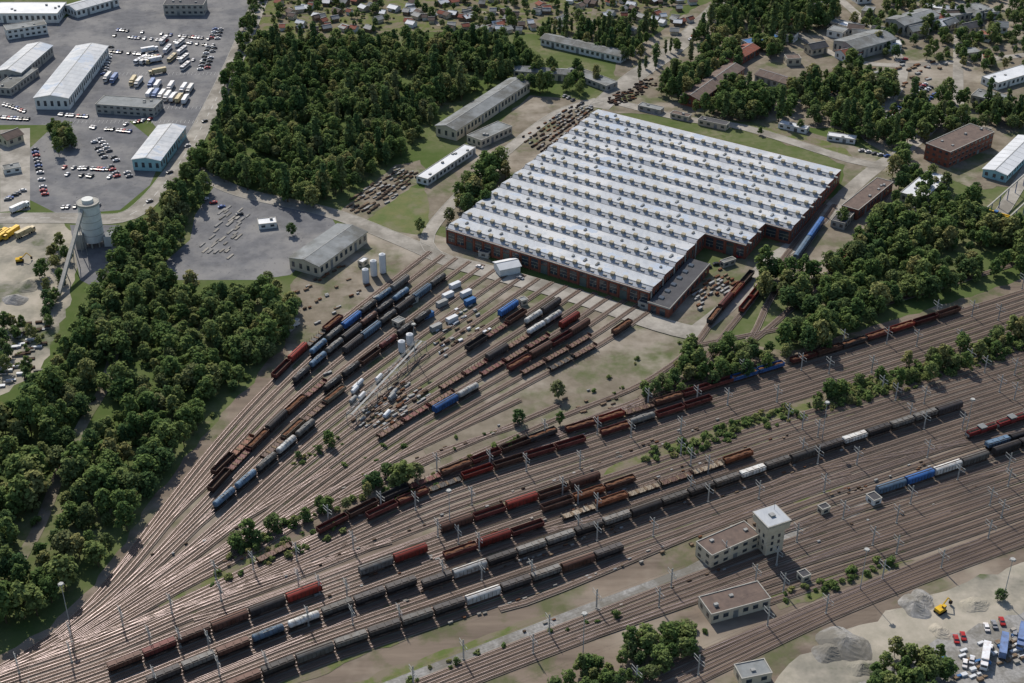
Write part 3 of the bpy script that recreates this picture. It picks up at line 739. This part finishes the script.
def bus_mesh():
    m=MB(); m.box(-6,6,-1.25,1.25,.4,3.0,M_paint); m.box(-5.7,6.04,-1.29,1.29,1.5,2.5,M_glass); m.box(-2,-.5,-.7,.7,3.0,3.25,M_steel); m.box(2,3.4,-.7,.7,3.0,3.2,M_steel); wheelset(m,(-3.5,3.5),1.1,.5); return m.mesh('parked_bus')
CM,TM,BM=car_mesh(),truck_mesh(),bus_mesh()
CC=[(.7,.7,.7),(.55,.57,.6),(.03,.03,.035),(.1,.1,.11),(.05,.1,.3),(.35,.03,.03),(.5,.5,.5),(.25,.26,.28),(.05,.05,.05),(.3,.3,.31)]
def row(name,me,p0,p1,n,ang,cols,skip=.15,jz=.04):
    a=G(*p0);b=G(*p1)
    for i in range(n):
        if R()<skip: continue
        q=a.lerp(b,i/max(1,n-1)); put(name,me,None,(q.x+U(-.3,.3),q.y+U(-.3,.3),.2),ang+U(-jz,jz)+(math.pi if R()<.5 else 0),None,random.choice(cols))
WH=[(.75,.75,.73),(.7,.7,.7),(.62,.62,.6),(.72,.74,.76),(.7,.72,.75),(.15,.22,.4),(.5,.42,.25)]
row('parked_bus',BM,(140,62),(152,62),3,1.2,WH); row('parked_bus',BM,(164,42),(172,60),3,1.4,WH,0); row('parked_bus',BM,(180,45),(186,68),4,1.3,WH,0)
row('parked_lorry',TM,(108,80),(190,92),14,1.5,WH,.3); row('parked_lorry',TM,(150,96),(198,104),9,1.5,WH,.2)
row('parked_lorry',TM,(150,52),(158,74),3,.5,WH,0)
for v0 in (30,36,52): row('parked_car',CM,(112,v0),(215-(v0-30)*.3,v0+10),34,1.4,CC,.45)
row('parked_car',CM,(112,45),(104,75),12,.1,CC,.2); row('parked_car',CM,(200,70),(215,30),14,.3,CC,.2); row('parked_car',CM,(206,72),(221,30),14,.3,CC,.3)
row('parked_car',CM,(92,128),(130,132),14,1.4,CC,.3); row('parked_car',CM,(60,175),(110,178),15,1.3,CC,.45); row('parked_car',CM,(112,128),(150,120),12,1.2,CC,.35); row('parked_car',CM,(62,168),(108,170),16,1.3,CC,.5)
row('parked_car',CM,(35,150),(45,195),14,.2,CC,.2); row('parked_car',CM,(60,208),(110,206),14,1.5,CC,.4); row('parked_car',CM,(100,140),(132,180),14,.5,CC,.2); row('parked_car',CM,(92,140),(120,180),14,.5,CC,.4)
row('parked_car',CM,(60,115),(95,118),14,1.5,CC,.4); row('parked_car',CM,(8,200),(25,190),8,.3,CC,.2); row('parked_car',CM,(5,105),(25,112),8,1.5,CC,.1); row('parked_car',CM,(0,118),(28,120),10,1.5,CC,.1)
row('parked_car',CM,(885,120),(925,85),20,.1,CC,.2); row('parked_car',CM,(900,122),(935,95),14,.1,CC,.3); row('parked_car',CM,(893,122),(930,88),18,.1,CC,.3)
row('parked_lorry',TM,(-5,240),(12,236),4,1.2,[(.8,.5,.05),(.7,.7,.7)],0); row('parked_lorry',TM,(20,210),(26,235),2,1,WH,0)
row('parked_car',CM,(560,95),(590,108),8,1,CC,.3); row('parked_car',CM,(690,40),(725,5),12,.8,CC,.5); row('parked_car',CM,(870,90),(905,60),12,.2,CC,.4)
row('parked_car',CM,(965,665),(1020,632),10,1.2,CC,.3); row('parked_lorry',TM,(985,660),(1020,640),3,1.2,WH,.0); row('parked_car',CM,(955,640),(1010,620),8,1.5,CC,.3)
row('parked_car',CM,(480,268),(560,290),5,-.6,CC,.4); row('parked_lorry',TM,(290,330),(296,325),1,1.0,WH,0); row('parked_car',CM,(700,270),(740,258),6,.2,CC,.2)
row('parked_car',CM,(855,150),(900,160),8,.2,CC,.3); row('parked_car',CM,(205,200),(240,215),5,.4,CC,.2); row('moving_car',CM,(150,202),(205,122),4,.75,CC,0,.02)
def excavator(u,v,rz):
    p=G(u,v); e=empty('excavator',(p.x,p.y,.14),rz); yl=M_yel
    m=MB()
    for s in (-1,1): m.box(-2,2,s*1.2-.3,s*1.2+.3,0,.8,M_black)
    m.obj('tracks',e); m=MB(); m.box(-2,1.4,-1.3,1.3,.9,2.1,yl); m.box(.2,1.5,-1.25,-.1,2.1,3,M_glass); m.box(.15,1.55,-1.3,-.05,3,3.1,yl); m.obj('cab',e)
    m=MB(); m.beam((1.2,.5,1.8),(4,.5,4.4),.4,yl); m.beam((4,.5,4.4),(6,.5,2),.3,yl); m.box(5.5,6.5,0,1,.6,1.8,M_under); m.obj('boom',e)
excavator(940,612,.6); excavator(20,262,.3)
def heap(u,v,r,h,m_):
    p=G(u,v); me=MB(); n=26; ring=10
    vs=[];
    for k in range(ring+1):
        rr=r*k/ring
        for j in range(n):
            a=2*math.pi*j/n; ff=1+.18*math.sin(2*a+u)+.07*math.sin(5*a)
            z=h*(1-k/ring)**1.05+ (U(-.1,.1) if 0<k<ring else 0)
            vs.append((rr*ff*math.cos(a),rr*ff*math.sin(a),max(z,0) if k<ring else -.05))
    me.v=vs;kk=me.mi(m_)
    for k in range(ring):
        for j in range(n): me.f.append((k*n+j,k*n+(j+1)%n,(k+1)*n+(j+1)%n,(k+1)*n+j)); me.m.append(kk)
    me.obj('gravel_heap',None,(p.x,p.y,.14))
heap(845,645,9,3.6,M_gravel); heap(830,652,6,2.4,M_gravel); heap(915,607,6,3,M_gravel); heap(940,632,4,1.6,M_sand); heap(862,668,5,2,M_sand); heap(30,285,7,3,M_sand); heap(15,300,6,3,M_gravel); heap(45,262,6,2.5,M_sand); heap(922,600,5,2,M_gravel); heap(975,605,5,1.5,M_sand)
def stacks(poly,n,name,ang,mats_,sz=(5,1.2,1.2)):
    P=[G(*p) for p in poly]; e=empty(name,P[0]); m=MB()
    for i in range(n):
        s,t=R(),round(R()*6)/6+U(-.02,.02); q=P[0].lerp(P[1],s).lerp(P[3].lerp(P[2],s),t)-P[0]
        L=U(.5,1)*sz[0]; w=U(.6,1.2)*sz[1]; i0=len(m.v); m.box(-L/2,L/2,-w/2,w/2,.2,.2+U(.4,1)*sz[2],random.choice(mats_))
        c,s_=math.cos(ang+U(-.05,.05)),math.sin(ang+U(-.05,.05))
        for j in range(i0,len(m.v)): x,y,z=m.v[j]; m.v[j]=(q.x+x*c-y*s_,q.y+x*s_+y*c,z)
    m.obj('stacked_items',e)
stacks([(345,205),(395,168),(420,175),(365,222)],150,'timber_stacks',.85,[M_timber,M_cargo,M_cargo,M_steel],(4,1,.9))
stacks([(520,140),(575,105),(600,112),(545,155)],230,'wheelset_stacks',.9,[M_rust,M_cargo,M_under,M_under,M_steel],(3,1,1))
stacks([(605,100),(650,78),(660,86),(615,108)],110,'wheelset_stacks',.3,[M_rust,M_cargo,M_under,M_under],(3,1,1))
stacks([(200,250),(225,205),(250,210),(230,258)],40,'concrete_block_stacks',1.2,[M_conc,M_gravel],(7,1.2,.4))
stacks([(430,330),(470,300),(490,330),(440,360)],60,'material_pallets',.8,[M_whiteroof,M_steel,M_timber,M_cargo],(3,1.2,1.2))
stacks([(350,425),(400,380),(430,395),(385,430)],110,'material_pallets',.8,[M_steel,M_steel,M_timber,M_rust,M_cargo],(3,1,1.2))
stacks([(690,290),(720,270),(740,285),(700,310)],50,'material_pallets',.8,[M_steel,M_rust,M_timber],(4,1.2,1.2))
stacks([(940,660),(1030,625),(1040,650),(960,690)],60,'site_materials',.4,[M_whiteroof,M_conc,M_blueroof,M_timber],(3,1.2,1.2))
stacks([(0,330),(50,320),(40,370),(0,400)],60,'site_materials',.2,[M_conc,M_whiteroof,M_cargo],(5,1.5,1))
stacks([(640,420),(600,425),(560,400),(620,395)],24,'sleeper_stacks',.5,[M_timber,M_cargo],(3,1,.8))
stacks([(880,225),(930,195),(940,215),(900,235)],40,'scrap_stacks',.5,[M_whiteroof,M_cargo,M_steel],(4,1.5,1.3))
stacks([(780,95),(860,70),(950,60),(880,120)],80,'site_materials',.6,[M_steel,M_rust,M_timber],(5,2,1.5))
stacks([(290,275),(330,260),(420,300),(330,400)],60,'yard_materials',.7,[M_steel,M_rust,M_timber,M_cargo],(3,1,1))
stacks([(150,560),(600,390),(1000,480),(500,640)],260,'trackside_materials',.45,[M_steel,M_rust,M_timber,M_cargo,M_conc],(1.8,.7,.9))
# ------------------------------------------------------------------ trees
def tree_mesh(name,seed,h,cr,kind,leaf):
    rnd=random.Random(seed); m=MB(); u=lambda a,b:a+(b-a)*rnd.random()
    th=h*.3 if kind!='shrub' else h*.15
    m.cyl(0,0,-.2,th,.035*h*.5,M_bark,7,.02*h*.5); 
    lobes=[]
    if kind=='poplar':
        for i in range(9): z=h*(.18+.8*i/9); lobes.append((u(-.5,.5),u(-.5,.5),z,cr*(1.05-.75*abs(i/9-.35))*u(.7,1)))
    elif kind=='broad':
        n=15
        for i in range(n):   # spiral of lobes through an egg-shaped crown, from low skirt to top
            f=(i+.5)/n; z=h*(.26+.6*f); rad=cr*math.sin(math.pi*(.22+.70*f))*u(.45,.85); a=i*2.4+u(-.5,.5)
            lobes.append((rad*math.cos(a),rad*math.sin(a),z,cr*u(.28,.46)))
        lobes.append((u(-.4,.4),u(-.4,.4),h*.86,cr*.34))
    else:
        for i in range(7):
            a=u(0,6.28); rr=cr*math.sqrt(rnd.random())*.8; z=h*.22+u(0,h*.5)*(1-.5*(rr/cr)); lobes.append((rr*math.cos(a),rr*math.sin(a),z,cr*u(.28,.45)))
        lobes.append((0,0,h*.6,cr*.4))
    for (x,y,z,r) in lobes[:8]: m.beam((0,0,th*.7),(x*.8,y*.8,z),.05*h*.3,M_bark)
    nl={'broad':46,'poplar':50,'shrub':44}[kind]
    ls=.03*h+.26 if kind!='shrub' else .38
    k=m.mi(leaf)
    for (x,y,z,r) in lobes:
        for j in range(nl):
            d=Vector((rnd.gauss(0,1),rnd.gauss(0,1),rnd.gauss(.3,1))).normalized()
            c=Vector((x,y,z))+Vector((d.x*r,d.y*r,d.z*r*.85))*u(.55,1.2)
            nn=(d*.8+Vector((u(-.7,.7),u(-.7,.7),u(.1,1.5)))).normalized()
            t=nn.cross(Vector((u(-1,1),u(-1,1),u(-1,1)))).normalized(); b=nn.cross(t); s=ls*u(.5,1.2)
            i=len(m.v); m.v+=[tuple(c+t*s),tuple(c+b*s*.8),tuple(c-t*s),tuple(c-b*s*.8)]; m.f.append((i,i+1,i+2,i+3)); m.m.append(k)
    return m.mesh(name)
BR=[tree_mesh('deciduous_tree',i,U(8.5,14),U(3.0,4.8),'broad',M_leaf if i%3 else M_leaf2) for i in range(12)]
PO=[tree_mesh('poplar_tree',20+i,U(15,19),2.4,'poplar',M_leaf2) for i in range(3)]
SH=[tree_mesh('shrub',40+i,U(2.6,4.2),U(2.0,2.8),'shrub',M_leaf) for i in range(4)]
def inpoly(x,y,P):
    c=False;n=len(P)
    for i in range(n):
        a,b=P[i],P[i-1]
        if (a.y>y)!=(b.y>y) and x<(b.x-a.x)*(y-a.y)/(b.y-a.y)+a.x: c=not c
    return c
def forest(name,px,sp=6.0,kinds='b',smin=.65,smax=1.3,dens=1.0,excl=[],clump=0):
    P=[G(*p) for p in px]; E=[[G(*q) for q in e] for e in excl]
    x0=min(p.x for p in P);x1=max(p.x for p in P);y0=min(p.y for p in P);y1=max(p.y for p in P)
    e=empty(name,(0,0,0)); x=x0;c=0
    while x<x1:
        y=y0
        while y<y1:
            X=x+U(-.48,.48)*sp;Y=y+U(-.48,.48)*sp
            nv=MN.noise(Vector((X/28,Y/28,0)))
            if R()<dens and nv>-1+clump and inpoly(X,Y,P) and not any(inpoly(X,Y,q) for q in E):
                k=random.choice(kinds); me=random.choice({'b':BR,'p':PO,'s':SH}[k]); s=U(smin,smax)*(1+.3*nv)
                put('tree',me,e,(X,Y,0),U(0,6.28),(s*U(.9,1.1),s*U(.9,1.1),s*U(.85,1.2))); c+=1
            y+=sp
        x+=sp
    return c
tot=0
gapx=[(110,400),(122,410),(75,480),(50,540),(22,575),(10,560),(40,520),(65,460),(95,400)]
tot+=forest('woodland',[(-40,440),(0,425),(50,385),(90,320),(105,285),(125,262),(165,262),(180,290),(250,292),(300,300),(302,325),(262,368),(210,425),(160,482),(120,545),(75,595),(40,618),(-40,650)],6,'bbbbbs',excl=[gapx],clump=.6)
tot+=forest('woodland',[(168,232),(162,215),(185,178),(205,150),(228,112),(245,72),(258,42),(330,50),(400,42),(470,45),(520,45),(535,66),(505,82),(440,110),(425,140),(395,162),(345,195),(310,210),(250,192),(195,172),(212,190),(190,225)],6.3,'bbbbbbp',clump=.6)
tot+=forest('woodland',[(120,245),(155,225),(190,225),(180,262),(120,262)],6,'b')
tot+=forest('tree_group',[(452,200),(480,168),(512,172),(500,200),(475,222),(448,222)],6,'b',dens=.8)
tot+=forest('tree_group',[(520,85),(600,92),(605,100),(560,95),(520,95)],7,'b',dens=.8)
tot+=forest('woodland',[(655,95),(690,62),(720,40),(745,58),(730,90),(760,98),(860,70),(900,90),(880,120),(935,100),(1000,110),(1060,110),(1060,130),(960,132),(900,150),(860,142),(800,122),(740,125),(690,112)],6.3,'bbbbbp',dens=.9,clump=.55,excl=[[(685,108),(728,66),(745,72),(705,112)]])
tot+=forest('woodland',[(690,45),(720,5),(745,-20),(830,-20),(840,30),(800,36),(770,62),(735,40)],6.5,'bbbp',dens=.8)
tot+=forest('tree_group',[(850,25),(900,-10),(1060,-20),(1060,75),(990,75),(930,60),(880,60)],7,'bb',.5,1.0,dens=.6,clump=.75)
tot+=forest('woodland',[(748,300),(762,272),(800,280),(838,262),(862,238),(892,222),(925,232),(940,215),(985,222),(1000,230),(1060,235),(1060,262),(990,282),(900,308),(870,325),(830,352),(785,362),(775,335),(805,312)],6.2,'b',dens=.97,clump=.5)
tot+=forest('tree_group',[(900,215),(885,190),(900,160),(930,175),(945,190),(985,180),(985,215)],7,'b',dens=.4)
tot+=forest('tree_row',[(638,395),(690,352),(765,343),(782,366),(720,387),(650,405)],4.6,'bbs',.55,.95,dens=.98)
tot+=forest('shrub_strip',[(640,455),(740,420),(860,384),(1060,322),(1060,342),(860,402),(740,438),(650,468)],2.8,'s',.4,1.1,dens=.62,clump=.8)
tot+=forest('tree_row',[(800,408),(880,374),(990,340),(1060,320),(1060,340),(900,394),(820,415)],3.4,'sssb',.5,1.0,dens=.9)
tot+=forest('shrub_strip',[(200,585),(240,560),(300,535),(400,497),(440,480),(440,486),(330,540),(220,586)],3.2,'s',.5,1.0,dens=.6)
tot+=forest('tree_row',[(225,552),(265,530),(355,497),(350,508),(290,530),(235,562)],3.2,'ssb',.5,.95,dens=.98)
tot+=forest('tree_row',[(355,500),(380,480),(425,462),(428,480),(380,502)],3.8,'sbb',.5,.95,dens=.8)
tot+=forest('tree_group',[(285,462),(320,440),(340,437),(335,450),(300,470)],4,'bs',.5,.8)
tot+=forest('tree_row',[(535,700),(590,668),(640,645),(690,622),(708,632),(690,660),(600,710)],4,'bbs',.55,.95,dens=.98)
tot+=forest('tree_group',[(855,700),(875,668),(905,650),(940,655),(955,690),(900,710)],4,'bbs',.6,1)
tot+=forest('shrub_strip',[(760,600),(870,562),(905,560),(870,575),(790,608)],3.2,'s',.4,1,dens=.75)
tot+=forest('shrub_strip',[(330,700),(480,650),(560,625),(650,600),(655,604),(500,655),(360,705)],4,'s',.4,.9,dens=.45)
tot+=forest('allotment_trees',[(262,-20),(700,-20),(650,30),(600,38),(540,30),(470,32),(330,44),(255,40)],6.6,'bsss',.4,.85,dens=.62,clump=.75)
tot+=forest('tree_row',[(540,66),(610,78),(600,86),(530,78)],6,'b',.6,1,dens=.8)
tot+=forest('tree_group',[(520,30),(660,28),(640,60),(625,62),(540,38)],6.5,'bbp',.6,1.1,dens=.8)
tot+=forest('tree_group',[(625,75),(680,40),(690,46),(640,85)],7,'bp',.6,.9,dens=.55)
tot+=forest('tree_group',[(30,285),(60,245),(78,255),(70,300),(50,330)],6,'b',.5,.9,dens=.5)
tot+=forest('tree_row',[(-40,320),(30,322),(50,330),(40,345),(-40,345)],6,'b',.5,.9,dens=.6)
tot+=forest('scrub',[(-40,350),(60,330),(60,380),(-40,430)],5,'sb',.4,.8,dens=.4)
tot+=forest('tree_group',[(48,130),(62,128),(75,150),(60,158)],6,'b',.8,1.1)
tot+=forest('tree_row',[(255,-10),(268,-10),(250,45),(225,100),(222,92),(240,40)],6,'bb',.6,1,dens=.8)
tot+=forest('distant_woodland',[(-60,-12),(1090,-12),(1300,-120),(-300,-120)],14,'b',.9,1.5,dens=.5)
tot+=forest('shrub_strip',[(430,475),(520,435),(540,440),(440,482)],4,'s',.4,1,dens=.5)
tot+=forest('shrub_strip',[(330,440),(420,445),(560,405),(560,412),(430,460),(350,480)],6,'s',.3,.8,dens=.25)
tot+=forest('yard_scrub',[(560,410),(660,340),(740,340),(700,390)],6,'s',.3,.7,dens=.25)
tot+=forest('tree_group',[(820,95),(850,60),(870,75),(850,105)],7,'b',dens=.8)
for u,v,s in ((405,487,1.15),(370,492,.9),(558,398,1.0),(518,424,.8),(420,232,.8),(450,222,.9),(268,285,.9),(242,300,1),(785,292,1.1),(842,225,.9),(395,490,.9),(415,480,.9),(560,425,.6),(60,145,1),(292,235,.8),(760,135,.6),(800,130,.6),(870,140,.7),(1000,600,.6),(648,655,.9)):
    p=G(u,v); put('deciduous_tree',random.choice(BR),None,p,U(0,6),(s,s,s))
print('TREES',tot,'OBJ',len(bpy.data.objects))
# ------------------------------------------------------------------ camera, light, sky
cd=bpy.data.cameras.new('camera'); cam=bpy.data.objects.new('camera',cd); scn.collection.objects.link(cam)
cd.lens=50; cd.sensor_width=36; cd.clip_start=1; cd.clip_end=12000
cam.location=(0,0,H); cam.rotation_euler=(math.radians(90-32),0,0); scn.camera=cam
az=math.radians(112); el=math.radians(43)
sd=Vector((math.cos(az)*math.cos(el),math.sin(az)*math.cos(el),math.sin(el)))
sl=bpy.data.lights.new('sun','SUN'); sl.energy=5.0; sl.angle=math.radians(.5); sl.color=(1,.94,.85)
so=bpy.data.objects.new('sun',sl); scn.collection.objects.link(so); so.rotation_euler=sd.to_track_quat('Z','Y').to_euler(); so.location=(0,500,900)
w=bpy.data.worlds.new('World'); scn.world=w; w.use_nodes=True; n=w.node_tree
sk=n.nodes.new('ShaderNodeTexSky'); sk.sky_type='NISHITA'; sk.sun_disc=False; sk.sun_elevation=el; sk.sun_rotation=math.radians(90)-az
bg=n.nodes['Background']; n.links.new(sk.outputs[0],bg.inputs[0]); bg.inputs[1].default_value=.13
scn.view_settings.view_transform='Standard'; scn.view_settings.look='None'; scn.view_settings.exposure=0
